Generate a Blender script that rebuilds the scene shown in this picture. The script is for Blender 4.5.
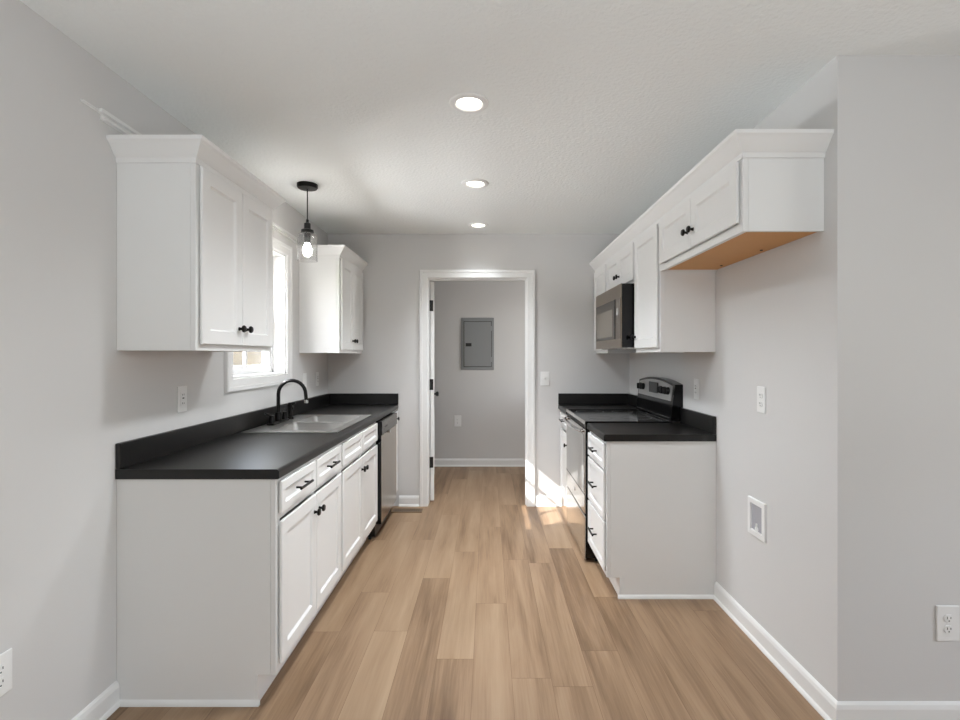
import bpy, bmesh, math, random
from mathutils import Vector
random.seed(4)
for o in list(bpy.data.objects):
    bpy.data.objects.remove(o, do_unlink=True)
S = bpy.context.scene
C = S.collection
PI = math.pi

# ------------------------------------------------------------------ camera, light, exposure
F = 500.0                                   # focal length in pixels of a 960 wide frame
EYE = 1.355
cd = bpy.data.cameras.new('camera'); cam = bpy.data.objects.new('camera', cd); C.objects.link(cam)
cam.location = (0, 0, EYE); cam.rotation_euler = (PI / 2, 0, 0)
cd.sensor_fit = 'HORIZONTAL'; cd.sensor_width = 36; cd.lens = 36 * F / 960
cd.shift_x = (480 - 488) / 960; cd.shift_y = (355.6 - 360) / 960
cd.clip_start = 0.05; cd.clip_end = 200
S.camera = cam

world = bpy.data.worlds.new('sky'); S.world = world; world.use_nodes = True
wn, wl = world.node_tree.nodes, world.node_tree.links
sky = wn.new('ShaderNodeTexSky'); sky.sky_type = 'NISHITA'; sky.sun_disc = False
sky.sun_elevation = math.radians(36); sky.sun_rotation = math.radians(180)
sky.dust_density = 2.0; sky.ozone_density = 1.0
hs = wn.new('ShaderNodeHueSaturation'); hs.inputs['Saturation'].default_value = 0.45
wl.new(sky.outputs[0], hs.inputs['Color']); wl.new(hs.outputs[0], wn['Background'].inputs[0]); wn['Background'].inputs[1].default_value = 0.7

def light(name, kind, loc, direction, energy, color=(1, 1, 1), size=None):
    d = bpy.data.lights.new(name, kind); o = bpy.data.objects.new(name, d); C.objects.link(o)
    o.location = loc; o.rotation_euler = Vector(direction).to_track_quat('-Z', 'Y').to_euler()
    d.energy = energy; d.color = color
    if kind == 'AREA':
        d.shape = 'RECTANGLE'; d.size, d.size_y = size
    return o
sun = light('sun', 'SUN', (-8, -4, 7), (1, 0.55, -0.82), 3.2, (1.0, 0.98, 0.95)); sun.data.angle = math.radians(0.25)

light('ground_bounce_fill', 'AREA', (-5.6, 2.8, -0.1), (0.9, 0, 0.42), 430, (0.97, 0.99, 1.0), (6.0, 1.3))   # added lamp standing in for daylight thrown up off the sunlit ground
light('sky_fill', 'AREA', (-4.4, 2.6, 4.4), (0.78, 0.12, -0.62), 400, (0.96, 0.98, 1.0), (4.0, 1.8))   # added lamp, out of view, in place of open sky above the window
light('dining_fill', 'AREA', (4.9, 0, 1.475), (-1, 0, 0), 10, (0.96, 0.98, 1.0), (1.6, 1.25))  # added fill lamp outside the unseen dining opening
light('utility_fill', 'AREA', (1.75, 5.4, 1.5), (-1, 0, 0), 5, (1.0, 0.98, 0.96), (0.8, 1.0))  # added fill lamp, out of view, brightening the utility room
light('ceiling_bounce_fill', 'AREA', (0.0, -1.0, 1.0), (0, 0.0, 1), 22, (0.88, 0.95, 1.0), (2.4, 2.4))  # added fill lamp behind the camera, aimed up at the ceiling
for nm, loc, d, sz in (('dining_portal', (4.73, 0, 1.475), (-1, 0, 0), (1.6, 1.25)),
                       ('kitchen_portal', (-1.61, 3.178, 1.64), (1, 0, 0), (0.78, 0.86)), ('utility_portal', (1.53, 5.4, 1.5), (-1, 0, 0), (0.8, 1.0))):
    light(nm, 'AREA', loc, d, 1, size=sz).data.cycles.is_portal = True   # guides the sampling of sky light, gives none itself

S.view_settings.view_transform = 'Standard'; S.view_settings.look = 'None'
S.view_settings.exposure = 1.5; S.view_settings.gamma = 1.0; S.view_settings.use_curve_mapping = False
S.cycles.use_denoising = True
S.cycles.max_bounces = 10; S.cycles.diffuse_bounces = 6; S.cycles.glossy_bounces = 5
S.cycles.transparent_max_bounces = 12; S.cycles.sample_clamp_indirect = 6

# ------------------------------------------------------------------ materials
def lin(c):
    return tuple(((v / 255) / 12.92 if v / 255 <= 0.04045 else ((v / 255 + 0.055) / 1.055) ** 2.4) for v in c) + (1,)
def mat(name, rgb, rough=0.5, metal=0.0, spec=0.5, vary=0.0, vscale=6.0, bump=0.0, bscale=60.0, coat=0.0):
    m = bpy.data.materials.new(name); m.use_nodes = True
    n, l = m.node_tree.nodes, m.node_tree.links; b = n['Principled BSDF']
    b.inputs['Roughness'].default_value = rough; b.inputs['Metallic'].default_value = metal
    b.inputs['Specular IOR Level'].default_value = spec; b.inputs['Coat Weight'].default_value = coat
    col = lin(rgb); b.inputs['Base Color'].default_value = col
    tc = n.new('ShaderNodeTexCoord')
    if vary:
        nz = n.new('ShaderNodeTexNoise'); nz.inputs['Scale'].default_value = vscale; nz.inputs['Detail'].default_value = 4
        mx = n.new('ShaderNodeMix'); mx.data_type = 'RGBA'
        mx.inputs[6].default_value = tuple(max(0, v * (1 - vary)) for v in col[:3]) + (1,)
        mx.inputs[7].default_value = tuple(min(1, v * (1 + vary)) for v in col[:3]) + (1,)
        l.new(tc.outputs['Object'], nz.inputs['Vector']); l.new(nz.outputs['Fac'], mx.inputs[0]); l.new(mx.outputs[2], b.inputs['Base Color'])
    if bump:
        n2 = n.new('ShaderNodeTexNoise'); n2.inputs['Scale'].default_value = bscale; n2.inputs['Detail'].default_value = 5
        bp = n.new('ShaderNodeBump'); bp.inputs['Strength'].default_value = bump; bp.inputs['Distance'].default_value = 0.004 if bump < 0.8 else 0.0042
        l.new(tc.outputs['Object'], n2.inputs['Vector']); l.new(n2.outputs['Fac'], bp.inputs['Height']); l.new(bp.outputs[0], b.inputs['Normal'])
    return m
def emit(name, rgb, strength):
    m = mat(name, rgb, 0.4); b = m.node_tree.nodes['Principled BSDF']
    b.inputs['Emission Color'].default_value = lin(rgb); b.inputs['Emission Strength'].default_value = strength
    return m
def glass(name, tint=(1, 1, 1), gloss=1.0):
    m = bpy.data.materials.new(name); m.use_nodes = True
    n, l = m.node_tree.nodes, m.node_tree.links; n.remove(n['Principled BSDF'])
    t = n.new('ShaderNodeBsdfTransparent'); t.inputs[0].default_value = tint + (1,)
    g = n.new('ShaderNodeBsdfGlossy'); g.inputs['Roughness'].default_value = 0.02
    lw = n.new('ShaderNodeLayerWeight'); lw.inputs[0].default_value = 0.5
    pw = n.new('ShaderNodeMath'); pw.operation = 'POWER'; pw.inputs[1].default_value = 5.0
    mu = n.new('ShaderNodeMath'); mu.operation = 'MULTIPLY_ADD'; mu.inputs[1].default_value = 0.8 * gloss; mu.inputs[2].default_value = 0.03 * gloss
    mx = n.new('ShaderNodeMixShader')
    l.new(lw.outputs['Facing'], pw.inputs[0]); l.new(pw.outputs[0], mu.inputs[0]); l.new(mu.outputs[0], mx.inputs[0]); l.new(t.outputs[0], mx.inputs[1]); l.new(g.outputs[0], mx.inputs[2])
    l.new(mx.outputs[0], n['Material Output'].inputs[0])
    return m

M = {}
M['wall'] = mat('wall_paint', (213, 212, 211), 0.75, spec=0.3, vary=0.012, vscale=1.5, bump=0.05, bscale=180)
M['ceil'] = mat('ceiling_texture', (236, 238, 237), 0.85, spec=0.2, bump=0.9, bscale=60)
M['white'] = mat('white_cabinet_paint', (233, 233, 232), 0.42, spec=0.45, vary=0.006, vscale=3)
M['trim'] = mat('white_trim_paint', (234, 234, 233), 0.4, spec=0.45)
M['plastic'] = mat('white_plastic', (236, 236, 235), 0.35)
M['dark'] = mat('slot_dark', (30, 30, 30), 0.6)
M['bronze'] = mat('dark_bronze', (22, 20, 19), 0.32, metal=0.6)
M['black'] = mat('matte_black', (18, 18, 18), 0.4)
M['gloss_black'] = mat('gloss_black', (7, 7, 8), 0.1, spec=0.35)
M['steel'] = mat('stainless_steel', (208, 206, 202), 0.2, metal=1.0, vary=0.03, vscale=2)
M['washer_steel'] = mat('warm_brushed_steel', (178, 169, 158), 0.24, metal=1.0, vary=0.03, vscale=2)
M['warm_steel'] = mat('bronzed_stainless', (150, 138, 124), 0.3, metal=1.0)
M['sink_steel'] = mat('sink_steel', (200, 199, 197), 0.3, metal=0.96)
M['chrome'] = mat('chrome', (215, 215, 215), 0.1, metal=1.0)
M['counter'] = mat('black_laminate', (14, 13, 12), 0.36, spec=0.5, vary=0.45, vscale=22, bump=0.03, bscale=300)
M['oven_glass'] = mat('oven_glass', (165, 166, 163), 0.08, metal=0.9)
M['microwave_glass'] = mat('microwave_glass', (52, 44, 38), 0.15, spec=0.5, metal=0.2)
M['panel_grey'] = mat('panel_grey', (144, 146, 147), 0.45, metal=0.15)
M['wood'] = mat('raw_wood', (206, 152, 92), 0.55, vary=0.12, vscale=5)
M['lamp'] = emit('lamp_glow', (255, 246, 232), 3.0)
M['bulb'] = emit('bulb_glow', (255, 250, 242), 34)
M['glass'] = glass('window_glass')
M['shade'] = glass('shade_glass', (0.96, 0.96, 0.96), 2.2)
M['vinyl'] = mat('white_vinyl', (225, 225, 225), 0.35)
M['register'] = mat('register_brown', (128, 104, 80), 0.5, metal=0.2)

def floor_mat():
    m = bpy.data.materials.new('oak_planks'); m.use_nodes = True
    n, l = m.node_tree.nodes, m.node_tree.links; b = n['Principled BSDF']
    tc = n.new('ShaderNodeTexCoord')
    sx = n.new('ShaderNodeSeparateXYZ'); l.new(tc.outputs['Object'], sx.inputs[0])
    def mth(op, a, b_=0.0, c=0.0):
        k = n.new('ShaderNodeMath'); k.operation = op
        for i, v in enumerate((a, b_, c)):
            if isinstance(v, (int, float)): k.inputs[i].default_value = v
            else: l.new(v, k.inputs[i])
        return k.outputs[0]
    PW, PL = 0.165, 1.22
    ux = mth('DIVIDE', mth('ADD', sx.outputs['X'], 50.06), PW); row = mth('FLOOR', ux)
    w1 = n.new('ShaderNodeTexWhiteNoise'); w1.noise_dimensions = '1D'; l.new(row, w1.inputs['W'])
    uy = mth('ADD', mth('DIVIDE', mth('ADD', sx.outputs['Y'], 50.0), PL), w1.outputs['Value']); idx = mth('FLOOR', uy)
    cb = n.new('ShaderNodeCombineXYZ'); l.new(row, cb.inputs[0]); l.new(idx, cb.inputs[1])
    w2 = n.new('ShaderNodeTexWhiteNoise'); w2.noise_dimensions = '2D'; l.new(cb.outputs[0], w2.inputs['Vector'])
    def edge(u, size, half):
        f = mth('FRACT', u); d = mth('MULTIPLY', mth('MINIMUM', f, mth('SUBTRACT', 1.0, f)), size)
        return mth('LESS_THAN', d, half)
    seam = mth('MAXIMUM', edge(ux, PW, 0.0008), edge(uy, PL, 0.0011))
    tone = w2.outputs['Value']
    # grain, shifted on each plank so the figure does not run across the seams
    ad = n.new('ShaderNodeVectorMath'); ad.operation = 'MULTIPLY_ADD'
    ad.inputs[1].default_value = (7.3, 3.1, 5.7); l.new(w2.outputs['Color'], ad.inputs[0]); l.new(tc.outputs['Object'], ad.inputs[2])
    m1 = n.new('ShaderNodeMapping'); m1.inputs['Scale'].default_value = (7, 0.55, 1); l.new(ad.outputs[0], m1.inputs['Vector'])
    g1 = n.new('ShaderNodeTexNoise'); g1.inputs['Scale'].default_value = 1.6; g1.inputs['Detail'].default_value = 6; g1.inputs['Roughness'].default_value = 0.52; g1.inputs['Distortion'].default_value = 0.5
    l.new(m1.outputs[0], g1.inputs['Vector'])
    m2 = n.new('ShaderNodeMapping'); m2.inputs['Scale'].default_value = (70, 2.2, 1); l.new(ad.outputs[0], m2.inputs['Vector'])
    g2 = n.new('ShaderNodeTexNoise'); g2.inputs['Scale'].default_value = 2.0; g2.inputs['Detail'].default_value = 3
    l.new(m2.outputs[0], g2.inputs['Vector'])
    a1 = n.new('ShaderNodeMath'); a1.operation = 'MULTIPLY_ADD'; a1.inputs[1].default_value = 0.19; l.new(tone, a1.inputs[0])
    s1 = n.new('ShaderNodeMath'); s1.operation = 'MULTIPLY_ADD'; s1.inputs[1].default_value = 0.7; s1.inputs[2].default_value = 0.02; l.new(g1.outputs['Fac'], s1.inputs[0]); l.new(s1.outputs[0], a1.inputs[2])
    a2 = n.new('ShaderNodeMath'); a2.operation = 'MULTIPLY_ADD'; a2.inputs[1].default_value = 0.2; l.new(g2.outputs['Fac'], a2.inputs[0]); l.new(a1.outputs[0], a2.inputs[2])
    cr = n.new('ShaderNodeValToRGB'); e = cr.color_ramp.elements
    e[0].position = 0.32; e[0].color = lin((102, 78, 56)); e[1].position = 0.84; e[1].color = lin((172, 147, 120))
    x = cr.color_ramp.elements.new(0.56); x.color = lin((149, 122, 96))
    l.new(a2.outputs[0], cr.inputs[0])
    mx = n.new('ShaderNodeMix'); mx.data_type = 'RGBA'; mx.blend_type = 'MULTIPLY'; mx.inputs[7].default_value = lin((205, 194, 184))
    l.new(seam, mx.inputs[0]); l.new(cr.outputs[0], mx.inputs[6]); l.new(mx.outputs[2], b.inputs['Base Color'])
    b.inputs['Roughness'].default_value = 0.42; b.inputs['Specular IOR Level'].default_value = 0.35
    bp = n.new('ShaderNodeBump'); bp.inputs['Strength'].default_value = 0.12; bp.inputs['Distance'].default_value = 0.002
    l.new(g2.outputs['Fac'], bp.inputs['Height']); l.new(bp.outputs[0], b.inputs['Normal'])
    return m
M['floor'] = floor_mat()
def grass_mat():
    m = bpy.data.materials.new('dry_grass'); m.use_nodes = True
    n, l = m.node_tree.nodes, m.node_tree.links; b = n['Principled BSDF']; b.inputs['Roughness'].default_value = 0.95
    tc = n.new('ShaderNodeTexCoord'); mp = n.new('ShaderNodeMapping'); mp.inputs['Scale'].default_value = (1.4, 0.6, 5)
    nz = n.new('ShaderNodeTexNoise'); nz.inputs['Scale'].default_value = 2.2; nz.inputs['Detail'].default_value = 8; nz.inputs['Roughness'].default_value = 0.75
    cr = n.new('ShaderNodeValToRGB'); e = cr.color_ramp.elements
    e[0].position = 0.32; e[0].color = lin((50, 45, 31)); e[1].position = 0.7; e[1].color = lin((92, 80, 56))
    l.new(tc.outputs['Object'], mp.inputs[0]); l.new(mp.outputs[0], nz.inputs['Vector']); l.new(nz.outputs['Fac'], cr.inputs[0]); l.new(cr.outputs[0], b.inputs['Base Color'])
    return m
M['grass'] = grass_mat()

# ------------------------------------------------------------------ helpers
def bx(bm, x0, x1, y0, y1, z0, z1):
    v = [bm.verts.new((x, y, z)) for z in (z0, z1) for y in (y0, y1) for x in (x0, x1)]
    for f in ((0, 2, 3, 1), (4, 5, 7, 6), (0, 1, 5, 4), (2, 6, 7, 3), (0, 4, 6, 2), (1, 3, 7, 5)):
        bm.faces.new([v[i] for i in f])
def prism(bm, poly, a0, a1, f):
    """poly in (u, v), extruded from a0 to a1; f(u, v, a) -> xyz"""
    A = [bm.verts.new(f(u, v, a0)) for u, v in poly]; B = [bm.verts.new(f(u, v, a1)) for u, v in poly]
    n = len(poly)
    bm.faces.new(A[::-1]); bm.faces.new(B)
    for i in range(n):
        bm.faces.new((A[i], A[(i + 1) % n], B[(i + 1) % n], B[i]))
def rod(bm, p, q, r0, r1=None, n=14, cap=True):
    p, q = Vector(p), Vector(q); r1 = r0 if r1 is None else r1
    d = (q - p).normalized(); a = d.orthogonal().normalized(); b = d.cross(a)
    R = [[bm.verts.new(c + r * (math.cos(t) * a + math.sin(t) * b)) for t in [2 * PI * i / n for i in range(n)]] for c, r in ((p, r0), (q, r1))]
    for i in range(n):
        bm.faces.new((R[0][i], R[0][(i + 1) % n], R[1][(i + 1) % n], R[1][i]))
    if cap:
        bm.faces.new(R[0][::-1]); bm.faces.new(R[1])
def tube(bm, pts, r, n=12, cap=True):
    pts = [Vector(p) for p in pts]; rr = r if isinstance(r, (list, tuple)) else [r] * len(pts); rings = []; a = None
    for i, p in enumerate(pts):
        d = (pts[min(i + 1, len(pts) - 1)] - pts[max(i - 1, 0)]).normalized()
        a = d.orthogonal().normalized() if a is None else (a - d * a.dot(d)).normalized()
        b = d.cross(a)
        rings.append([bm.verts.new(p + rr[i] * (math.cos(2 * PI * k / n) * a + math.sin(2 * PI * k / n) * b)) for k in range(n)])
    for A, B in zip(rings, rings[1:]):
        for i in range(n):
            bm.faces.new((A[i], A[(i + 1) % n], B[(i + 1) % n], B[i]))
    if cap:
        bm.faces.new(rings[0][::-1]); bm.faces.new(rings[-1])
def lathe(bm, prof, f, n=20, close=False):
    """prof [(r, h)]; f(a, b, h) maps the round (a, b) and the axis h"""
    rings = []
    for r, h in prof:
        if r < 1e-6: rings.append([bm.verts.new(f(0, 0, h))])
        else: rings.append([bm.verts.new(f(r * math.cos(2 * PI * i / n), r * math.sin(2 * PI * i / n), h)) for i in range(n)])
    pairs = list(zip(rings, rings[1:])) + ([(rings[-1], rings[0])] if close else [])
    for A, B in pairs:
        for i in range(n):
            j = (i + 1) % n
            if len(A) == 1 and len(B) == 1: continue
            if len(A) == 1: bm.faces.new((A[0], B[j], B[i]))
            elif len(B) == 1: bm.faces.new((A[i], A[j], B[0]))
            else: bm.faces.new((A[i], A[j], B[j], B[i]))
def sweep(bm, path, prof, f, side=1):
    """profile (a = offset in the plane, b = along the normal) swept along a plane path with mitred corners"""
    P = [Vector(p) for p in path]; rings = []
    def nrm(d): d = d.normalized(); return Vector((d.y, -d.x)) * side
    for i, p in enumerate(P):
        n0 = nrm(P[i] - P[i - 1]) if i else None
        n1 = nrm(P[i + 1] - P[i]) if i < len(P) - 1 else None
        if n0 is None: m = n1
        elif n1 is None: m = n0
        else: m = (n0 + n1) / (1 + n0.dot(n1))
        rings.append([bm.verts.new(f(p.x + m.x * a, p.y + m.y * a, b)) for a, b in prof])
    k = len(prof)
    for A, B in zip(rings, rings[1:]):
        for i in range(k):
            bm.faces.new((A[i], A[(i + 1) % k], B[(i + 1) % k], B[i]))
    bm.faces.new(rings[0][::-1]); bm.faces.new(rings[-1])
def obj(name, bm, m, parent=None, smooth=False, bevel=0.0, loc=None):
    bmesh.ops.recalc_face_normals(bm, faces=bm.faces)
    me = bpy.data.meshes.new(name); bm.to_mesh(me); bm.free()
    me.materials.append(m if not isinstance(m, str) else M[m])
    o = bpy.data.objects.new(name, me); C.objects.link(o)
    if parent: o.parent = parent
    if loc: o.location = loc
    if smooth:
        for p in me.polygons: p.use_smooth = True
        me.set_sharp_from_angle(angle=math.radians(38))
    if bevel:
        b = o.modifiers.new('bevel', 'BEVEL'); b.width = bevel; b.segments = 2; b.limit_method = 'ANGLE'; b.angle_limit = math.radians(40)
    return o
def boxes(name, m, parent, *bb, **k):
    bm = bmesh.new()
    for b in bb: bx(bm, *b)
    return obj(name, bm, m, parent, **k)
def tag(o, label, cat, group=None):
    o['label'] = label; o['category'] = cat
    if group: o['group'] = group
    return o
def thing(name, label, cat, loc=(0, 0, 0), rz=0.0, group=None):
    o = bpy.data.objects.new(name, None); C.objects.link(o); o.empty_display_size = 0.1
    o.location = loc; o.rotation_euler = (0, 0, rz)
    return tag(o, label, cat, group)
def struct(o):
    o['kind'] = 'structure'; return o
def sroot(name):
    o = bpy.data.objects.new(name, None); C.objects.link(o); return struct(o)
XY = lambda u, v, n: (u, v, n)

# ------------------------------------------------------------------ the room
XL, XR, YF, ZC = -1.443, 1.275, 4.505, 2.45
YS = 1.824                                   # where the right wall turns towards the dining side
DX0, DX1, DZ = -0.540, 0.347, 2.05           # doorway
WY0, WY1, WZ0, WZ1 = 2.805, 3.565, 1.225, 2.07   # kitchen window opening
struct(boxes('floor', 'floor', None, (-1.62, 4.8, -3.7, 6.3, -0.06, 0)))
struct(boxes('ceiling', 'ceil', None, (-1.62, 4.8, -3.7, 6.3, ZC, ZC + 0.06)))
UY0, UY1, UZ0, UZ1 = 5.0, 5.8, 1.0, 2.0       # unseen opening added to let light into the utility room
struct(boxes('wall_left', 'wall', None,
    (-1.60, XL, -3.7, WY0, 0, ZC), (-1.60, XL, WY0, WY1, 0, WZ0), (-1.60, XL, WY0, WY1, WZ1, ZC),
    (-1.60, XL, WY1, 6.3, 0, ZC)))
struct(boxes('wall_far', 'wall', None, (XL, DX0 - 0.02, YF, YF + 0.115, 0, ZC), (DX1 + 0.02, 1.4, YF, YF + 0.115, 0, ZC), (DX0 - 0.02, DX1 + 0.02, YF, YF + 0.115, DZ + 0.02, ZC)))
struct(boxes('wall_right', 'wall', None, (XR, XR + 0.12, YS, YF, 0, ZC), (XR + 0.12, 4.72, YS, YS + 0.12, 0, ZC)))
struct(boxes('wall_back', 'wall', None, (XL, 1.4, 6.12, 6.24, 0, ZC)))
struct(boxes('wall_utility', 'wall', None, (1.4, 1.52, YF, UY0, 0, ZC), (1.4, 1.52, UY0, UY1, 0, UZ0), (1.4, 1.52, UY0, UY1, UZ1, ZC), (1.4, 1.52, UY1, 6.24, 0, ZC)))
struct(boxes('wall_dining', 'wall', None, (4.6, 4.72, -3.6, -0.8, 0, ZC), (4.6, 4.72, 0.8, YS, 0, ZC), (4.6, 4.72, -0.8, 0.8, 0, 0.85), (4.6, 4.72, -0.8, 0.8, 2.1, ZC)))
struct(boxes('wall_rear', 'wall', None, (XL, 4.72, -3.7, -3.58, 0, ZC)))

BASE = [(0, 0), (0.022, 0), (0.022, 0.006), (0.018, 0.014), (0.013, 0.019), (0.013, 0.072), (0.009, 0.086), (0.004, 0.092), (0, 0.095)]
def baseboard(name, path, side):
    bm = bmesh.new(); sweep(bm, path, BASE, XY, side); return struct(obj(name, bm, 'trim'))
baseboard('baseboard_left', [(XL, -3.55), (XL, 1.94)], 1)
baseboard('baseboard_right', [(XR, 2.79), (XR, YS), (4.6, YS)], -1 if False else 1)
baseboard('baseboard_far', [(-0.80, YF), (DX0 - 0.08, YF)], 1)
baseboard('baseboard_corner', [(DX1 + 0.08, YF), (0.66, YF)], 1)
baseboard('baseboard_back', [(XL, 6.12), (1.4, 6.12)], 1)

# doorway: casing, jamb and the leaf standing open into the utility room
CAS = [(0, 0), (0, 0.011), (0.006, 0.015), (0.045, 0.017), (0.049, 0.021), (0.068, 0.021), (0.072, 0.017), (0.072, 0)]
bm = bmesh.new()
sweep(bm, [(DX0 - 0.003, 0), (DX0 - 0.003, DZ + 0.003), (DX1 + 0.003, DZ + 0.003), (DX1 + 0.003, 0)], CAS, lambda u, v, n: (u, YF - n, v), -1)
struct(obj('trim_1', bm, 'trim'))
bm = bmesh.new()
sweep(bm, [(DX0 - 0.003, 0), (DX0 - 0.003, DZ + 0.003), (DX1 + 0.003, DZ + 0.003), (DX1 + 0.003, 0)], CAS, lambda u, v, n: (u, YF + 0.115 + n, v), -1)
struct(obj('trim_2', bm, 'trim'))
struct(boxes('trim_3', 'trim', None, (DX0 - 0.019, DX0, YF, YF + 0.115, 0, DZ), (DX1, DX1 + 0.019, YF, YF + 0.115, 0, DZ), (DX0 - 0.019, DX1 + 0.019, YF, YF + 0.115, DZ, DZ + 0.019),
    (DX1 - 0.008, DX1, YF + 0.03, YF + 0.07, 0, DZ - 0.008), (DX0, DX1, YF + 0.03, YF + 0.07, DZ - 0.008, DZ)))
door = sroot('door_1'); door.location = (DX0 + 0.006, YF + 0.125, 0.012); door.rotation_euler = (0, 0, math.radians(97.2))
DW_ = 0.84
bm = bmesh.new(); bx(bm, 0, DW_, -0.035, 0, 0, 2.025)
leaf = obj('door_leaf', bm, 'trim', door, bevel=0.002)
for x0, x1 in ((0.11, 0.38), (0.46, 0.73)):
    for z0, z1 in ((0.22, 0.85), (1.02, 1.86)):
        for y0, y1 in ((-0.039, -0.035), (0.0, 0.004)):
            bm = bmesh.new(); bx(bm, x0, x1, y0, y1, z0, z1); obj('raised_panel', bm, 'trim', door, bevel=0.003)
for z in (0.355, 1.075, 1.805):
    bm = bmesh.new(); rod(bm, (-0.006, 0.002, z - 0.05), (-0.006, 0.002, z + 0.05), 0.007); bx(bm, -0.003, 0.0, -0.027, 0.0, z - 0.05, z + 0.05); obj('hinge', bm, 'black', door)
for s in (-1, 1):
    bm = bmesh.new(); y = -0.035 if s < 0 else 0.0
    lathe(bm, [(0, 0), (0.03, 0), (0.03, 0.006), (0.012, 0.01), (0.011, 0.03), (0.022, 0.036), (0.027, 0.05), (0.02, 0.062), (0, 0.065)], lambda a, b, h: (0.77 + a, y + s * h, 0.93 + b))
    obj('door_knob', bm, 'black', door, smooth=True)

# kitchen window
win = sroot('window_1'); win.location = (XL, 0, 0)
LW = lambda u, v, n: (n, u, v)               # plane of the left wall, n into the room
bm = bmesh.new()
WC = [(0, 0), (0, 0.012), (0.006, 0.016), (0.044, 0.018), (0.048, 0.022), (0.068, 0.022), (0.072, 0.018), (0.072, 0)]
pth = [(WY0, WZ0), (WY0, WZ1), (WY1, WZ1), (WY1, WZ0)]
sweep(bm, pth + [pth[0]], WC, LW, -1) if False else None
for a, b in ((0, 1), (1, 2), (2, 3), (3, 0)):
    d = (Vector(pth[b]) - Vector(pth[a])).normalized(); o_ = Vector((-d.y, d.x))
    # one mitred length
    rings = []
    for p, e in ((Vector(pth[a]), -1), (Vector(pth[b]), 1)):
        rings.append([bm.verts.new(LW(*(p + o_ * q + d * e * q), n)) for q, n in WC])
    k = len(WC)
    for i in range(k): bm.faces.new((rings[0][i], rings[0][(i + 1) % k], rings[1][(i + 1) % k], rings[1][i]))
    bm.faces.new(rings[0][::-1]); bm.faces.new(rings[1])
obj('casing', bm, 'trim', win)
t_ = 0.012
boxes('jamb', 'trim', win, (-0.165, 0, WY0, WY0 + t_, WZ0, WZ1), (-0.165, 0, WY1 - t_, WY1, WZ0, WZ1), (-0.165, 0, WY0, WY1, WZ1 - t_, WZ1), (-0.165, 0, WY0, WY1, WZ0, WZ0 + t_))
boxes('window_frame', 'vinyl', win, (-0.15, -0.085, WY0 + t_, WY0 + 0.03, WZ0 + t_, WZ1 - t_), (-0.15, -0.085, WY1 - 0.03, WY1 - t_, WZ0 + t_, WZ1 - t_), (-0.15, -0.085, WY0 + t_, WY1 - t_, WZ1 - 0.03, WZ1 - t_), (-0.15, -0.085, WY0 + t_, WY1 - t_, WZ0 + t_, WZ0 + 0.03))
zm = 1.605
for nm, x, z0, z1 in (('upper_sash', -0.135, zm - 0.02, WZ1 - 0.03), ('lower_sash', -0.105, WZ0 + 0.03, zm + 0.02)):
    y0, y1 = WY0 + 0.03, WY1 - 0.03; w = 0.034
    sash = boxes(nm, 'vinyl', win, (x - 0.014, x + 0.014, y0, y0 + w, z0, z1), (x - 0.014, x + 0.014, y1 - w, y1, z0, z1), (x - 0.014, x + 0.014, y0 + w, y1 - w, z0, z0 + w + 0.004), (x - 0.014, x + 0.014, y0 + w, y1 - w, z1 - w, z1))
    boxes('pane', 'glass', sash, (x - 0.002, x + 0.002, y0 + w, y1 - w, z0 + w, z1 - w))
    ym, zq = (y0 + y1) / 2, (z0 + z1) / 2
    boxes('muntin', 'vinyl', sash, (x - 0.008, x + 0.008, ym - 0.011, ym + 0.011, z0 + w, z1 - w)); boxes('muntin', 'vinyl', sash, (x - 0.008, x + 0.008, y0 + w, y1 - w, zq - 0.011, zq + 0.011))
bm = bmesh.new(); rod(bm, (-0.088, 3.18, zm + 0.02), (-0.088, 3.18, zm + 0.032), 0.018); obj('sash_lock', bm, 'vinyl', win)

# ground and the grassy bank outside
bm = bmesh.new(); prism(bm, [(-1.65, -0.5), (-6.0, -0.45), (-12, 2.3), (-30, 3.0), (-30, -1.0), (-1.65, -1.0)], -20, 40, lambda u, v, a: (u, a, v))
struct(obj('ground', bm, 'grass'))

# ------------------------------------------------------------------ cabinets
LEFT, RIGHT = 'left', 'right'
def spot(side, face, y0, y1):
    return ((face, y0, 0), PI / 2) if side == LEFT else ((face, y1, 0), -PI / 2)
def panel_mesh(x0, x1, z0, z1, t=0.018, st=0.055, rec=0.009):
    """a frame-and-flat-panel front, face at y = -t, back at y = 0"""
    bm = bmesh.new(); c = 0.003
    def ring(i, y): return [bm.verts.new(p) for p in ((x0 + i, y, z0 + i), (x1 - i, y, z0 + i), (x1 - i, y, z1 - i), (x0 + i, y, z1 - i))]
    R = [ring(0.013, 0), ring(0.013, -0.006), ring(0, -0.008), ring(0, -t + c), ring(c, -t), ring(st, -t), ring(st + 0.008, -t + rec)]
    for A, B in zip(R, R[1:]):
        for i in range(4): bm.faces.new((A[i], A[(i + 1) % 4], B[(i + 1) % 4], B[i]))
    bm.faces.new(R[0][::-1]); bm.faces.new(R[-1])
    return bm
def knob(x, z, parent, t=0.018):
    bm = bmesh.new()
    lathe(bm, [(0, 0), (0.009, 0), (0.0065, 0.005), (0.006, 0.014), (0.0155, 0.018), (0.0165, 0.023), (0.013, 0.028), (0, 0.03)], lambda a, b, h: (x + a, -t - h, z + b), 16)
    return obj('knob', bm, 'bronze', parent, smooth=True)
def pull(x, z, parent, t=0.018, w=0.068):
    bm = bmesh.new()
    for s in (-1, 1): rod(bm, (x + s * w * 0.7, -t, z), (x + s * w * 0.7, -t - 0.026, z), 0.0045)
    rod(bm, (x - w, -t - 0.028, z), (x + w, -t - 0.028, z), 0.006)
    return obj('pull', bm, 'bronze', parent, smooth=True)
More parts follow.
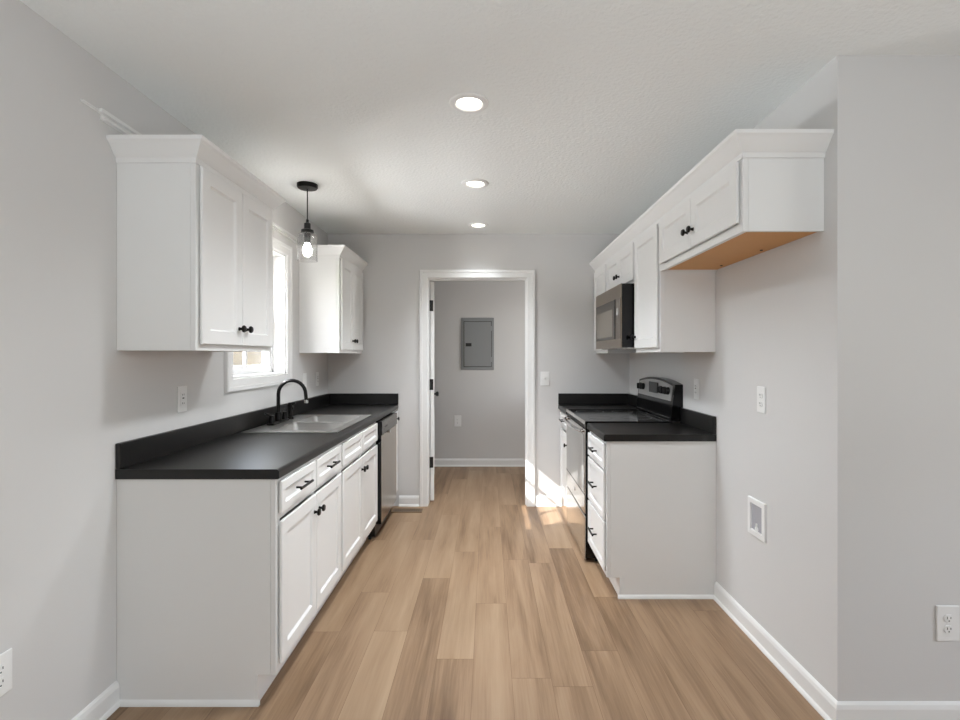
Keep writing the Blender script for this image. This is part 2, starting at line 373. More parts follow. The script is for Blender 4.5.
CROWN = [(0, 0), (0.005, 0), (0.007, 0.019), (0.011, 0.022), (0.018, 0.030), (0.044, 0.064), (0.050, 0.069), (0.054, 0.072), (0.055, 0.086), (0, 0.086)]

def cabinet(kind, label, side, face, y0, y1, z0, z1, depth, fronts, low_end=None, wood_bottom=True, shoe=False, crown=None):
    """local x along the width, y = 0 the face frame's front, z up.  fronts: (name, x0, x1, z0, z1, hardware, hx, hz)"""
    loc, rz = spot(side, face, y0, y1)
    base = kind == 'base_cabinet'
    r = thing(kind, label, 'cabinet', loc, rz); w = y1 - y0; fr = 0.02
    bm = bmesh.new()
    if base:
        for a0, a1 in ((0, 0.016), (w - 0.016, w)):
            prism(bm, [(fr, 0.115), (fr, z1), (depth, z1), (depth, 0.0), (0.082, 0.0), (0.082, 0.115)], a0, a1, lambda u, v, a: (a, u, v))
        bx(bm, 0.016, w - 0.016, depth - 0.008, depth, 0.0, z1); bx(bm, 0.016, w - 0.016, fr, depth - 0.008, 0.115, 0.131)
        obj('carcass', bm, 'white', r)
        boxes('toe_kick', 'white', r, (0.0, w, 0.070, 0.0815, 0.0, 0.114))
    else:
        bx(bm, 0, w, fr, depth, z0 + (0.012 if wood_bottom else 0), z1); obj('carcass', bm, 'white', r)
        if wood_bottom: boxes('bottom_panel', 'wood', r, (0.016, w - 0.016, fr, depth, z0 + 0.006, z0 + 0.0115))
        boxes('end_panel', 'white', r, (0, 0.0155, fr, depth, z0, z0 + 0.0118)); boxes('end_panel', 'white', r, (w - 0.0155, w, fr, depth, z0, z0 + 0.0118))
    zb = 0.115 if base else z0
    s = 0.038
    fb = [(0, s, 0, fr - 0.001, zb, z1), (w - s, w, 0, fr - 0.001, zb, z1), (s, w - s, 0, fr - 0.001, z1 - 0.04, z1), (s, w - s, 0, fr - 0.001, zb, zb + 0.035)]
    zs = sorted({f[3] for f in fronts}); 
    for z in zs[1:]:
        fb.append((s, w - s, 0, fr - 0.001, z - 0.025, z + 0.012))
    fb.append((w / 2 - 0.02, w / 2 + 0.02, 0, fr - 0.001, zb + 0.035, z1 - 0.04))
    boxes('face_frame', 'white', r, *fb)
    # the seam strip where the frame meets the end panel
    for nm, a0, a1, b0, b1, hw, hx, hz in fronts:
        if side == RIGHT: a0, a1, hx = w - a1, w - a0, w - hx
        st = 0.055 if nm == 'door' else 0.036
        d = obj(nm, panel_mesh(a0, a1, b0, b1, st=st), 'white', r)
        if hw == 'knob': knob(hx, hz, d)
        elif hw == 'pull': pull(hx, hz, d)
    if shoe:
        x = 0 if side == LEFT else w; e = -1 if side == LEFT else 1
        bm = bmesh.new(); prism(bm, [(0, 0), (0.014, 0), (0.012, 0.008), (0.006, 0.015), (0, 0.019)], 0.06, depth, lambda u, v, a: (x + e * u, a, v)); obj('shoe_molding', bm, 'trim', r)
    if crown:
        bm = bmesh.new(); sweep(bm, crown, CROWN, lambda u, v, n: (u, v, z1 - 0.012 + n), 1); obj('crown_molding', bm, 'white', r)
    return r

# left wall, base run.  x below is measured from the near end of each cabinet
LB = -0.825; DB = 0.617
cabinet('base_cabinet', 'white base cabinet with two drawers over two doors, nearest the camera on the left', LEFT, LB, 1.942, 2.771, 0, 0.8755, DB, [
    ('drawer', 0.018, 0.408, 0.735, 0.862, 'pull', 0.213, 0.80), ('drawer', 0.420, 0.811, 0.735, 0.862, 'pull', 0.615, 0.80),
    ('door', 0.018, 0.412, 0.15, 0.705, 'knob', 0.382, 0.628), ('door', 0.417, 0.811, 0.15, 0.705, 'knob', 0.447, 0.628)], shoe=True)
cabinet('base_cabinet', 'white sink base cabinet with two plain false drawer fronts, next to the dishwasher', LEFT, LB, 2.773, 3.676, 0, 0.8755, DB, [
    ('false_front', 0.018, 0.446, 0.735, 0.862, None, 0, 0), ('false_front', 0.457, 0.885, 0.735, 0.862, None, 0, 0),
    ('door', 0.018, 0.449, 0.15, 0.705, 'knob', 0.419, 0.628), ('door', 0.454, 0.885, 0.15, 0.705, 'knob', 0.484, 0.628)])
cabinet('base_cabinet', 'narrow white base cabinet squeezed between the dishwasher and the far wall', LEFT, LB, 4.295, 4.502, 0, 0.8755, DB, [
    ('door', 0.018, 0.19, 0.15, 0.862, 'knob', 0.10, 0.80)])
# right wall, base run
RB = 0.665; DR = XR - RB - 0.001
cabinet('base_cabinet', 'white three-drawer base cabinet on the near side of the range', RIGHT, RB, 2.795, 3.262, 0, 0.8755, DR, [
    ('drawer', 0.015, 0.45, 0.715, 0.858, 'pull', 0.233, 0.787), ('drawer', 0.015, 0.45, 0.432, 0.703, 'pull', 0.233, 0.575), ('drawer', 0.015, 0.45, 0.148, 0.420, 'pull', 0.233, 0.29)], shoe=True)
cabinet('base_cabinet', 'white one-drawer one-door base cabinet in the far right corner beyond the range', RIGHT, RB, 4.037, 4.502, 0, 0.8755, DR, [
    ('drawer', 0.018, 0.447, 0.735, 0.862, 'pull', 0.233, 0.80), ('door', 0.018, 0.447, 0.15, 0.705, 'knob', 0.055, 0.62)])

# wall cabinets, left
LU = -1.136; DU = 0.306; ZU0, ZU1 = 1.375, 2.115
w1 = 2.617 - 1.942
cabinet('wall_cabinet', 'large white two-door wall cabinet on the left, under the loose strip of molding', LEFT, LU, 1.942, 2.617, ZU0, ZU1, DU, [
    ('door', 0.018, 0.335, 1.40, 2.096, 'knob', 0.305, 1.475), ('door', 0.340, 0.657, 1.40, 2.096, 'knob', 0.370, 1.475)], crown=[(0, DU), (0, 0), (w1, 0), (w1, DU)])
w2 = 4.502 - 3.82
cabinet('wall_cabinet', 'white two-door wall cabinet beyond the window in the far left corner', LEFT, LU, 3.82, 4.502, ZU0, ZU1, DU, [
    ('door', 0.018, 0.339, 1.40, 2.096, 'knob', 0.309, 1.475), ('door', 0.344, 0.664, 1.40, 2.096, 'knob', 0.374, 1.475)], crown=[(0, DU), (0, 0), (w2, 0)])
# wall cabinets, right
RU = 0.967; DV = XR - RU - 0.001
bay = cabinet('wall_cabinet', 'short white two-door wall cabinet with bare wood underside over the empty refrigerator bay', RIGHT, RU, 1.895, 2.798, 1.827, ZU1, DV, [
    ('door', 0.018, 0.449, 1.862, 2.096, 'knob', 0.419, 1.94), ('door', 0.454, 0.885, 1.862, 2.096, 'knob', 0.484, 1.94)])
cabinet('wall_cabinet', 'tall white single-door wall cabinet between the microwave and the refrigerator bay', RIGHT, RU, 2.80, 3.264, ZU0, ZU1, DV, [
    ('door', 0.018, 0.446, 1.40, 2.096, 'knob', 0.416, 1.475)])
cabinet('wall_cabinet', 'short white two-door wall cabinet directly above the microwave', RIGHT, RU, 3.266, 4.032, 1.832, ZU1, DV, [
    ('door', 0.018, 0.380, 1.855, 2.096, 'knob', 0.350, 1.925), ('door', 0.385, 0.748, 1.855, 2.096, 'knob', 0.415, 1.925)])
cabinet('wall_cabinet', 'tall white single-door wall cabinet in the far right corner past the microwave', RIGHT, RU, 4.034, 4.502, ZU0, ZU1, DV, [
    ('door', 0.018, 0.450, 1.40, 2.096, 'knob', 0.050, 1.475)])
for y in (2.263, 2.65):
    bm = bmesh.new(); rod(bm, (2.798 - y, 0.27, 1.8335), (2.798 - y, 0.27, 1.8295), 0.006); obj('screw', bm, 'dark', bay)
bm = bmesh.new(); sweep(bm, [(XR - 0.001, 1.894), (RU - 0.001, 1.894), (RU - 0.001, 4.503)], CROWN, lambda u, v, n: (u, v, ZU1 - 0.012 + n), -1)
tag(obj('crown_molding', bm, 'white'), 'long white crown molding running along the tops of the right-hand wall cabinets', 'molding')
# thin strip fixed to the left wall, behind the near cabinet's top and above the window
ws = thing('trim_strip', 'thin white trim strip on the left wall, passing behind the cabinet top and over the window', 'trim strip', (XL, 1.77, 2.25))
def strip(name, ya, yb, dep, z0, z1):
    bm = bmesh.new(); sl = -0.019
    va = [bm.verts.new((x, ya, z + sl * ya)) for x, z in ((0.0005, z0), (dep, z0 + 0.003), (dep, z1), (0.0005, z1))]
    vb = [bm.verts.new((x, yb, z + sl * yb)) for x, z in ((0.0005, z0), (dep, z0 + 0.003), (dep, z1), (0.0005, z1))]
    bm.faces.new(va[::-1]); bm.faces.new(vb)
    for i in range(4): bm.faces.new((va[i], va[(i + 1) % 4], vb[(i + 1) % 4], vb[i]))
    return obj(name, bm, 'trim', ws)
strip('upper_rail', 0.075, 2.0, 0.020, 0.004, 0.020); strip('lower_rail', 0.10, 2.0, 0.015, -0.016, -0.004); strip('back_plate', 0.09, 2.0, 0.006, -0.015, 0.019)
strip('end_tongue', 0.0, 0.075, 0.010, 0.006, 0.013)

# ------------------------------------------------------------------ countertops
CT0, CT1 = 0.8765, 0.915
def nose(x_edge, x_in, sgn):
    """section of the front strip, rounded top edge; sgn +1 when the edge looks to +x"""
    p = [(x_in, CT0), (x_edge - sgn * 0.004, CT0), (x_edge, CT0 + 0.004)]
    for i in range(5):
        a = PI / 2 * i / 4; p.append((x_edge - sgn * 0.012 * (1 - math.cos(a)), CT1 - 0.012 + 0.012 * math.sin(a)))
    return p + [(x_in, CT1)]
EX = lambda u, v, a: (u, a, v)
HX0, HX1, HY0, HY1 = -1.275, -0.900, 2.885, 3.635
ct = thing('countertop', 'long black laminate countertop with low backsplash holding the sink', 'countertop', (0, 0, 0))
bm = bmesh.new()
prism(bm, nose(-0.808, HX1, 1), 1.934, 4.503, EX)
bx(bm, XL + 0.001, HX1, 1.934, HY0, CT0, CT1); bx(bm, XL + 0.001, HX1, HY1, 4.503, CT0, CT1); bx(bm, XL + 0.001, HX0, HY0, HY1, CT0, CT1)
obj('countertop_slab', bm, 'counter', ct)
bm = bmesh.new(); bx(bm, XL + 0.001, XL + 0.021, 1.934, 4.503, CT1, 1.015); obj('backsplash', bm, 'counter', ct, bevel=0.003)
bm = bmesh.new(); bx(bm, XL + 0.021, -0.806, 4.483, 4.503, CT1, 1.015); obj('backsplash', bm, 'counter', ct, bevel=0.003)
def right_top(label, y0, y1, far):
    t = thing('countertop', label, 'countertop', (0, 0, 0))
    bm = bmesh.new(); prism(bm, nose(0.632 if far else 0.645, 0.72, -1), y0, y1, EX); bx(bm, 0.72, XR - 0.001, y0, y1, CT0, CT1); obj('countertop_slab', bm, 'counter', t)
    bm = bmesh.new(); bx(bm, XR - 0.021, XR - 0.001, y0, y1, CT1, 1.015); obj('backsplash', bm, 'counter', t, bevel=0.003)
    if far:
        bm = bmesh.new(); bx(bm, 0.632, XR - 0.021, y1 - 0.02, y1, CT1, 1.015); obj('backsplash', bm, 'counter', t, bevel=0.003)
right_top('short black countertop over the three drawers, near side of the range', 2.787, 3.264, False)
right_top('short black countertop in the far right corner, with backsplash on two walls', 4.036, 4.503, True)

# ------------------------------------------------------------------ sink and faucet
sink = thing('sink', 'stainless double-bowl drop-in sink set in the long black countertop', 'sink', (-1.125, 3.26, CT1))
SX, SY = -1.125, 3.26
def rel(x0, x1, y0, y1, z0, z1): return (x0 - SX, x1 - SX, y0 - SY, y1 - SY, z0, z1)
rx0, rx1, ry0, ry1 = -1.405, -0.858, 2.842, 3.678
b1, b2 = 3.245, 3.275
rim = bmesh.new()
for q in ((rx0, HX0 + 0.012, ry0, ry1), (HX1 - 0.012, rx1, ry0, ry1), (HX0 + 0.012, HX1 - 0.012, ry0, HY0 + 0.012), (HX0 + 0.012, HX1 - 0.012, HY1 - 0.012, ry1), (HX0 + 0.012, HX1 - 0.012, b1, b2)):
    bx(rim, *rel(*q, 0.0, 0.006))
obj('sink_rim', rim, 'sink_steel', sink, bevel=0.002)
for y0, y1 in ((HY0 + 0.012, b1), (b2, HY1 - 0.012)):
    bm = bmesh.new(); x0, x1 = HX0 + 0.012, HX1 - 0.012
    def ring(i, z, e=0.05, n=5):
        P = []
        for cx, cy, a0 in ((x1 - i - e, y1 - i - e, 0), (x0 + i + e, y1 - i - e, 1), (x0 + i + e, y0 + i + e, 2), (x1 - i - e, y0 + i + e, 3)):
            for k in range(n + 1):
                a = (a0 + k / n) * PI / 2; P.append(bm.verts.new((cx + e * math.cos(a) - SX, cy + e * math.sin(a) - SY, z)))
        return P
    R = [ring(0, 0.005, 0.001), ring(0.0, 0.001, 0.03), ring(0.012, -0.13, 0.05), ring(0.03, -0.165, 0.06), ring(0.07, -0.172, 0.05)]
    Q = [ring(0.066, -0.176, 0.05), ring(0.026, -0.169, 0.06), ring(0.008, -0.132, 0.05), ring(-0.003, -0.004, 0.03)]
    R = R + Q
    for A, B in zip(R, R[1:]):
        if A is R[4]: continue
        for i in range(len(A)): bm.faces.new((A[i], A[(i + 1) % len(A)], B[(i + 1) % len(A)], B[i]))
    bm.faces.new(R[4]); bm.faces.new(R[5][::-1])
    bowl = obj('bowl', bm, 'sink_steel', sink, smooth=True)
    bm = bmesh.new(); cx, cy = (x0 + x1) / 2 - SX, (y0 + y1) / 2 - SY
    lathe(bm, [(0, -0.171), (0.02, -0.171), (0.036, -0.168), (0.042, -0.170), (0.042, -0.172)], lambda a, b, h: (cx + a, cy + b, h)); obj('drain', bm, 'chrome', bowl, smooth=True)
fz = CT1 + 0.0065; FX, FY = -1.352, 3.225
fa = thing('faucet', 'black gooseneck kitchen faucet with two lever handles at the back of the sink', 'faucet', (FX, FY, fz))
bm = bmesh.new(); bx(bm, -0.024, 0.024, -0.125, 0.125, 0, 0.014); obj('base_plate', bm, 'bronze', fa, bevel=0.006)
bm = bmesh.new(); lathe(bm, [(0.021, 0.0145), (0.021, 0.06), (0.017, 0.07), (0, 0.07)], lambda a, b, h: (a, b, h)); obj('spout_base', bm, 'bronze', fa, smooth=True)
pts = [(0, 0, 0.066), (0, 0, 0.13), (0, 0, 0.185)]
for i in range(1, 13):
    a = PI - PI * 0.94 * i / 12; pts.append((0.088 + 0.088 * math.cos(a), 0, 0.185 + 0.088 * math.sin(a)))
pts.append((0.180, 0, 0.145))
bm = bmesh.new(); tube(bm, pts, [0.0115] * (len(pts) - 3) + [0.0115, 0.0115, 0.012]); obj('spout', bm, 'bronze', fa, smooth=True)
bm = bmesh.new(); rod(bm, (0.1797, 0, 0.147), (0.1805, 0, 0.128), 0.0135); obj('spout_tip', bm, 'chrome', fa, smooth=True)
for s in (-1, 1):
    y = s * 0.1
    bm = bmesh.new(); lathe(bm, [(0.019, 0.0145), (0.017, 0.03), (0.014, 0.05), (0.015, 0.06), (0, 0.064)], lambda a, b, h: (a, y + b, h))
    rod(bm, (0, y, 0.056), (-0.02, y + s * 0.045, 0.075), 0.008, 0.0055); obj('handle', bm, 'bronze', fa, smooth=True)
sp = thing('side_sprayer', 'black pull-out side sprayer standing right of the faucet', 'sprayer', (FX, 3.42, fz))
bm = bmesh.new(); lathe(bm, [(0, 0), (0.022, 0), (0.02, 0.012), (0.013, 0.018), (0.0, 0.018)], lambda a, b, h: (a, b, h)); obj('sprayer_base', bm, 'bronze', sp, smooth=True)
bm = bmesh.new(); lathe(bm, [(0, 0.018), (0.012, 0.018), (0.015, 0.06), (0.017, 0.10), (0.014, 0.112), (0, 0.115)], lambda a, b, h: (a, b, h)); rod(bm, (0, 0, 0.1), (0.034, 0, 0.108), 0.012, 0.010); obj('sprayer_head', bm, 'bronze', sp, smooth=True)
bm = bmesh.new(); bx(bm, 0.015, 0.021, -0.005, 0.005, 0.06, 0.095); obj('trigger', bm, 'chrome', sp)

# ------------------------------------------------------------------ dishwasher
dw = thing('dishwasher', 'stainless steel dishwasher under the long countertop, far end of the sink run', 'dishwasher', (LB + 0.012, 3.68, 0), PI / 2); wd = 0.61
boxes('tub', 'black', dw, (0.004, wd - 0.004, 0.02, 0.58, 0.02, 0.872))
bm = bmesh.new(); bx(bm, 0.003, wd - 0.003, -0.028, 0.019, 0.115, 0.765); d_ = obj('door', bm, 'washer_steel', dw, bevel=0.006)
bm = bmesh.new(); bx(bm, 0.003, wd - 0.003, -0.034, 0.019, 0.769, 0.868); c_ = obj('control_panel', bm, mat('dark_steel', (92, 89, 86), 0.25, metal=0.9), dw, bevel=0.006); c_['label'] = 'dark control panel'
boxes('side_edge', 'gloss_black', dw, (0.0, 0.0029, -0.028, 0.02, 0.115, 0.768), (-0.002, 0.0029, -0.035, 0.0, 0.769, 0.868))
boxes('toe_kick', 'black', dw, (0.004, wd - 0.004, 0.05, 0.07, 0.0, 0.112))
bm = bmesh.new(); bx(bm, 0.235, 0.275, -0.044, -0.0285, 0.752, 0.7685); obj('badge', bm, 'chrome', dw, smooth=True)
for k in range(3):
    boxes('button', 'gloss_black', c_, (0.12 + k * 0.03, 0.138 + k * 0.03, -0.036, -0.0335, 0.812, 0.822))

# ------------------------------------------------------------------ range
RG0, RG1 = 3.268, 4.03; wr = RG1 - RG0
rg = thing('range', 'freestanding electric range in stainless steel with black glass cooktop', 'range', (0.660, RG1, 0), -PI / 2)   # local x runs towards the camera
boxes('range_body', 'gloss_black', rg, (0.002, wr - 0.002, -0.018, 0.575, 0.03, 0.905))
for x in (0.04, wr - 0.04):
    for y in (0.06, 0.53):
        bm = bmesh.new(); rod(bm, (x, y, 0), (x, y, 0.031), 0.016); obj('foot', bm, 'black', rg)
bm = bmesh.new(); bx(bm, 0.004, wr - 0.004, -0.028, -0.0185, 0.012, 0.305); obj('drawer', bm, 'steel', rg, bevel=0.005)
bm = bmesh.new(); bx(bm, 0.004, wr - 0.004, -0.028, -0.0185, 0.315, 0.872); od = obj('oven_door', bm, 'steel', rg, bevel=0.005)
boxes('oven_window', 'oven_glass', od, (0.03, wr - 0.03, -0.0295, -0.0275, 0.455, 0.835))
boxes('door_seam', 'gloss_black', od, (0.005, wr - 0.005, -0.0295, -0.0275, 0.440, 0.448))
bm = bmesh.new(); rod(bm, (wr / 2, -0.0275, 0.385), (wr / 2, -0.031, 0.385), 0.014); obj('badge', bm, 'chrome', od, smooth=True)
bm = bmesh.new()
hp = []
for i in range(13):
    u = i / 12; hp.append((0.05 + (wr - 0.10) * u, -0.038 - 0.034 * math.sin(PI * u) ** 0.5, 0.857))
for p, q in zip(hp, hp[1:]):
    pass
tube(bm, hp, 0.0125, 12)
for x in (0.055, wr - 0.055): rod(bm, (x, -0.023, 0.857), (x, -0.042, 0.857), 0.012)
obj('handle', bm, 'chrome', od, smooth=True)
boxes('vent_strip', 'black', rg, (0.004, wr - 0.004, -0.022, -0.0185, 0.876, 0.904))
bm = bmesh.new(); bx(bm, 0.0, wr, -0.022, 0.53, 0.9055, 0.925); obj('cooktop', bm, 'gloss_black', rg, bevel=0.004)
bm = bmesh.new(); bx(bm, 0.0, wr, -0.029, -0.0225, 0.903, 0.927); obj('cooktop_edge', bm, 'steel', rg, bevel=0.002)
for x, y, r in ((0.2, 0.12, 0.105), (0.56, 0.12, 0.085), (0.2, 0.37, 0.075), (0.56, 0.37, 0.1)):
    bm = bmesh.new(); lathe(bm, [(r - 0.002, 0.9252), (r + 0.002, 0.9252), (r + 0.002, 0.9256), (r - 0.002, 0.9256)], lambda a, b, h: (x + a, y + b, h), 40, close=True); obj('burner_ring', bm, mat('ring_grey', (70, 70, 70), 0.4), rg)
# backguard with an arched top
def arch(x): return 1.165 + 0.032 * (1 - (2 * x / wr - 1) ** 2)
N = 14
pol = [(wr * i / N, arch(wr * i / N)) for i in range(N + 1)]
bm = bmesh.new()
FR = lambda z: 0.534 + 0.028 * max(0.0, min(1.0, (z - 0.925) / 0.25))
full = [(0, 0.925)] + pol + [(wr, 0.925)]
A = [bm.verts.new((x, FR(z), z)) for x, z in full]; B = [bm.verts.new((x, 0.615, z)) for x, z in full]
bm.faces.new(A[::-1]); bm.faces.new(B)
for i in range(len(full)): bm.faces.new((A[i], A[(i + 1) % len(full)], B[(i + 1) % len(full)], B[i]))
bgd = obj('backguard', bm, 'gloss_black', rg)
bm = bmesh.new()
fp = [(0.03, 1.055)] + [(0.03 + (wr - 0.06) * i / N, arch(0.03 + (wr - 0.06) * i / N) - 0.016) for i in range(N + 1)] + [(wr - 0.03, 1.055)]
A = [bm.verts.new((x, FR(z) - 0.006, z)) for x, z in fp]; B = [bm.verts.new((x, FR(z) + 0.004, z)) for x, z in fp]
bm.faces.new(A[::-1]); bm.faces.new(B)
for i in range(len(fp)): bm.faces.new((A[i], A[(i + 1) % len(fp)], B[(i + 1) % len(fp)], B[i]))
cpn = obj('control_panel', bm, mat('panel_silver', (178, 178, 176), 0.35, metal=0.5), bgd)
zc = 1.118; yc = FR(zc) - 0.006
boxes('display', 'gloss_black', cpn, (0.285, 0.475, yc - 0.005, yc + 0.002, zc - 0.032, zc + 0.045))
for k, x in enumerate((0.075, 0.15, 0.225, 0.54, 0.61, 0.68)):
    if k == 2: continue
    bm = bmesh.new(); lathe(bm, [(0.026, 0), (0.024, 0.016), (0.021, 0.02), (0, 0.021)], lambda a, b, h: (x + a, yc + 0.001 - h, zc + b)); bx(bm, x - 0.005, x + 0.005, yc - 0.031, yc - 0.018, zc - 0.022, zc + 0.022); obj('control_knob', bm, 'black', cpn, smooth=True)
boxes('trim_line', 'chrome', bgd, (0.02, wr - 0.02, FR(0.945) - 0.0035, FR(0.945) + 0.002, 0.943, 0.947))

# ------------------------------------------------------------------ microwave
mw = thing('microwave', 'stainless over-the-range microwave with dark window, mounted above the range', 'microwave', (0.962, 4.03, 1.402), -PI / 2)
boxes('microwave_body', 'gloss_black', mw, (0.002, wr - 0.002, -0.086, 0.305, 0.006, 0.425))
boxes('vent_base', 'steel', mw, (0.01, wr - 0.01, -0.05, 0.29, 0.0, 0.0055))
bm = bmesh.new(); bx(bm, 0.0, wr, -0.093, -0.0865, 0.004, 0.427); md = obj('door', bm, 'warm_steel', mw, bevel=0.004)
boxes('window_glass', 'microwave_glass', md, (0.03, 0.615, -0.0955, -0.0925, 0.065, 0.335))
boxes('screen', mat('microwave_screen', (150, 142, 132), 0.25, metal=0.5), md, (0.05, 0.555, -0.097, -0.0953, 0.085, 0.275))
boxes('handle', 'black', md, (0.617, 0.628, -0.0995, -0.0925, 0.065, 0.335))
boxes('keypad', mat('keypad_grey', (120, 112, 103), 0.3, metal=0.6), md, (0.63, wr - 0.01, -0.0955, -0.0925, 0.065, 0.335))
boxes('clock_display', mat('clock_grey', (205, 205, 203), 0.2), md, (0.655, 0.70, -0.097, -0.0953, 0.225, 0.27))

# ------------------------------------------------------------------ lamps
for i, (y, lb) in enumerate(((2.167, 'recessed ceiling light nearest the camera, the largest of the three'), (3.18, 'recessed ceiling light in the middle of the row of three'), (4.19, 'recessed ceiling light closest to the far doorway, the smallest'))):
    t = thing('recessed_light', lb, 'ceiling light', (-0.082, y, ZC), 0, 'recessed lights along the kitchen ceiling')
    bm = bmesh.new(); lathe(bm, [(0.086, 0), (0.085, -0.004), (0.074, -0.008), (0.060, -0.008), (0.053, -0.001), (0.053, 0)], lambda a, b, h: (a, b, h), 36, close=True); obj('trim_ring', bm, 'plastic', t, smooth=True)
    bm = bmesh.new(); lathe(bm, [(0, -0.0015), (0.0525, -0.0015), (0.0525, -0.0005), (0, -0.0005)], lambda a, b, h: (a, b, h), 36); obj('lens', bm, 'lamp', t)
    d = bpy.data.lights.new('downlight', 'SPOT'); d.spot_size = math.radians(142 if i < 2 else 112); d.spot_blend = 1.0; d.shadow_soft_size = 0.12; d.energy = 48 if i < 2 else 32; d.color = (0.92, 0.96, 1.0)
    lo = bpy.data.objects.new('downlight', d); C.objects.link(lo); lo.parent = t; lo.location = (0, 0, -0.012)
pd = thing('pendant_lamp', 'black pendant lamp with clear glass jar shade hanging above the sink', 'pendant lamp', (-1.156, 3.20, ZC))
bm = bmesh.new(); lathe(bm, [(0, 0), (0.064, 0), (0.064, -0.018), (0.058, -0.026), (0.012, -0.030), (0, -0.030)], lambda a, b, h: (a, b, h), 28); obj('canopy', bm, 'bronze', pd, smooth=True)
bm = bmesh.new(); rod(bm, (0, 0, -0.029), (0, 0, -0.235), 0.0035); obj('cord', bm, 'black', pd)
bm = bmesh.new(); lathe(bm, [(0, -0.225), (0.008, -0.225), (0.009, -0.245), (0.02, -0.25), (0.02, -0.285), (0.038, -0.292), (0.04, -0.312), (0.02, -0.314), (0.018, -0.375), (0, -0.375)], lambda a, b, h: (a, b, h), 24); obj('socket', bm, 'black', pd, smooth=True)
bm = bmesh.new(); lathe(bm, [(0.0385, -0.3135), (0.054, -0.318), (0.060, -0.328), (0.062, -0.49), (0.060, -0.49), (0.058, -0.330), (0.053, -0.320), (0.0385, -0.3155)], lambda a, b, h: (a, b, h), 32, close=True); obj('glass_shade', bm, 'shade', pd, smooth=True)
bm = bmesh.new(); lathe(bm, [(0, -0.376), (0.013, -0.376), (0.015, -0.386), (0.023, -0.399), (0.029, -0.419), (0.026, -0.438), (0.014, -0.449), (0, -0.452)], lambda a, b, h: (a, b, h), 24); obj('bulb', bm, 'bulb', pd, smooth=True)

# ------------------------------------------------------------------ plates on the walls
def plate(kind, label, cat, loc, rz, style, w=0.072, h=0.117, group=None):
    """local: face looks to -y"""
    t = thing(kind, label, cat, loc, rz, group)
    bm = bmesh.new(); bx(bm, -w / 2, w / 2, -0.006, 0, -h / 2, h / 2); obj('cover_plate', bm, 'plastic', t, bevel=0.003)
    if style == 'duplex':
        for s in (-1, 1):
            bm = bmesh.new(); lathe(bm, [(0, 0), (0.0165, 0), (0.0165, 0.003), (0, 0.0032)], lambda a, b, hh: (a, -0.0058 - hh, s * 0.0195 + max(-0.0135, min(0.0135, b))), 24); so = obj('socket', bm, 'plastic', t, smooth=False)
            for x, q in ((-0.0062, 0.0045), (0.0062, 0.0036)): boxes('slot', 'dark', so, (x - 0.0011, x + 0.0011, -0.0095, -0.0085, s * 0.0195 - q + 0.003, s * 0.0195 + q + 0.003))
            bm = bmesh.new(); rod(bm, (0, -0.0085, s * 0.0195 - 0.008), (0, -0.0095, s * 0.0195 - 0.008), 0.0024, n=10); obj('ground_hole', bm, 'dark', so)
        bm = bmesh.new(); rod(bm, (0, -0.006, 0), (0, -0.0072, 0), 0.003, n=10); obj('screw', bm, 'plastic', t)
    elif style == 'gfci':
        bm = bmesh.new(); bx(bm, -0.0165, 0.0165, -0.009, -0.0061, -0.033, 0.033); so = obj('socket', bm, 'plastic', t, bevel=0.001)
        for s in (-1, 1):
            for x in (-0.006, 0.006): boxes('slot', 'dark', so, (x - 0.0011, x + 0.0011, -0.0096, -0.0089, s * 0.02 - 0.004, s * 0.02 + 0.004))
        for z, c in ((0.004, 'dark'), (-0.004, 'plastic')): boxes('button', c, so, (-0.006, 0.006, -0.0102, -0.0089, z - 0.0028, z + 0.0028))
    elif style == 'toggle':
        bm = bmesh.new(); bx(bm, -0.006, 0.006, -0.0075, -0.0061, -0.013, 0.013); obj('switch_slot', bm, 'plastic', t)
        bm = bmesh.new(); prism(bm, [(-0.006, -0.004), (-0.006, 0.006), (-0.02, 0.011), (-0.021, 0.005)], -0.004, 0.004, lambda u, v, a: (a, u, v)); obj('toggle', bm, 'plastic', t)
    elif style == 'rocker':
        bm = bmesh.new(); bx(bm, -0.0165, 0.0165, -0.009, -0.0061, -0.033, 0.033); obj('rocker', bm, 'plastic', t, bevel=0.0015)
    return t
QL, QR = PI / 2, -PI / 2
plate('outlet', 'white double-socket wall outlet above the near end of the sink counter', 'outlet', (XL, 2.353, 1.151), QL, 'gfci', h=0.122)
plate('outlet', 'white outlet low on the left wall at the edge of the picture', 'outlet', (XL, 1.472, 0.41), QL, 'duplex', w=0.08, h=0.125)
plate('light_switch', 'white switch plate above the sink counter, just right of the window', 'switch', (XL, 3.93, 1.158), QL, 'rocker')
plate('outlet', 'white outlet plate above the counter in the far left corner under the wall cabinet', 'outlet', (XL, 4.215, 1.158), QL, 'gfci')
plate('light_switch', 'white toggle light switch on the far wall right of the doorway', 'switch', (0.512, YF, 1.148), 0, 'toggle', w=0.08, h=0.125)
plate('outlet', 'white outlet above the short counter, right of the range control panel', 'outlet', (XR, 3.05, 1.151), QR, 'gfci', h=0.125)
plate('outlet', 'white outlet on the right wall at counter height in the empty refrigerator bay', 'outlet', (XR, 2.326, 1.15), QR, 'duplex', h=0.122)
plate('outlet', 'large white outlet low on the wall facing the camera, right edge of the picture', 'outlet', (1.674, YS, 0.38), 0, 'duplex', w=0.084, h=0.13)
plate('outlet', 'small white outlet on the utility room wall below the breaker panel', 'outlet', (-0.37, 6.12, 0.555), 0, 'duplex', w=0.085, h=0.135)
wb = thing('water_box', 'recessed white water supply box low on the right wall in the refrigerator bay', 'utility box', (XR, 2.362, 0.585), QR)
bm = bmesh.new(); W_, H_ = 0.075, 0.088
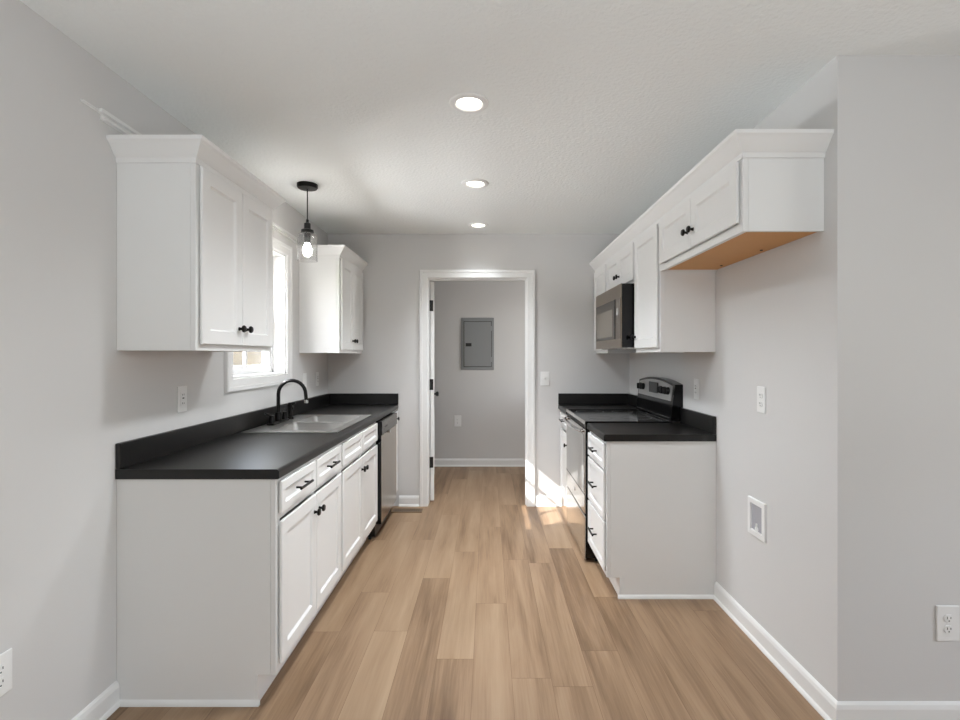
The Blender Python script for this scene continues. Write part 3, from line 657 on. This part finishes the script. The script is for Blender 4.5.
def rr(i, y): return [bm.verts.new(p) for p in ((-W_ + i, y, -H_ + i), (W_ - i, y, -H_ + i), (W_ - i, y, H_ - i), (-W_ + i, y, H_ - i))]
R = [rr(0, 0), rr(0, -0.008), rr(0.003, -0.011), rr(0.024, -0.011), rr(0.026, -0.002)]
for A, B in zip(R, R[1:]):
    for i in range(4): bm.faces.new((A[i], A[(i + 1) % 4], B[(i + 1) % 4], B[i]))
bm.faces.new(R[0][::-1]); bm.faces.new(R[-1]); obj('box_frame', bm, 'plastic', wb)
boxes('recess_panel', mat('recess_grey', (170, 170, 176), 0.5), wb, (-0.047, 0.047, -0.0035, -0.0018, -0.06, 0.06))
bm = bmesh.new(); rod(bm, (0, -0.002, -0.05), (0, -0.0085, -0.05), 0.012); rod(bm, (0, -0.006, -0.05), (0, -0.006, -0.025), 0.0045); obj('valve', bm, 'plastic', wb, smooth=True)
ep = thing('breaker_panel', 'grey metal electrical breaker panel on the utility room wall through the doorway', 'electrical panel', (-0.1285, 6.12, 1.4975), 0)
w, h = 0.2025, 0.32
bm = bmesh.new(); bx(bm, -w, w, -0.012, 0, -h, h); obj('panel_frame', bm, 'panel_grey', ep, bevel=0.006)
bm = bmesh.new(); bx(bm, -w + 0.04, w - 0.035, -0.026, -0.0121, -h + 0.045, h - 0.05); pdr = obj('panel_door', bm, 'panel_grey', ep, bevel=0.004)
boxes('panel_seam', 'dark', ep, (-w + 0.034, w - 0.029, -0.0128, -0.0119, -h + 0.039, h - 0.044))
boxes('latch', 'black', pdr, (-w + 0.06, -w + 0.13, -0.032, -0.0255, -0.03, 0.01))
for z in (-0.19, 0.19):
    boxes('hinge', 'panel_grey', ep, (w - 0.036, w - 0.028, -0.0205, -0.0121, z - 0.03, z + 0.03))
# floor register
fr_ = thing('floor_register', 'brown slotted floor vent at the foot of the far wall left of the doorway', 'vent', (-0.705, 4.365, 0.0))
boxes('register_frame', 'register', fr_, (-0.135, 0.135, -0.055, -0.042, 0, 0.005), (-0.135, 0.135, 0.042, 0.055, 0, 0.005), (-0.135, -0.122, -0.042, 0.042, 0, 0.005), (0.122, 0.135, -0.042, 0.042, 0, 0.005))
boxes('register_well', 'dark', fr_, (-0.122, 0.122, -0.042, 0.042, 0, 0.001))
for k in range(12):
    x = -0.110 + k * 0.02; boxes('louver', 'register', fr_, (x - 0.004, x + 0.004, -0.042, 0.042, 0.001, 0.0045))
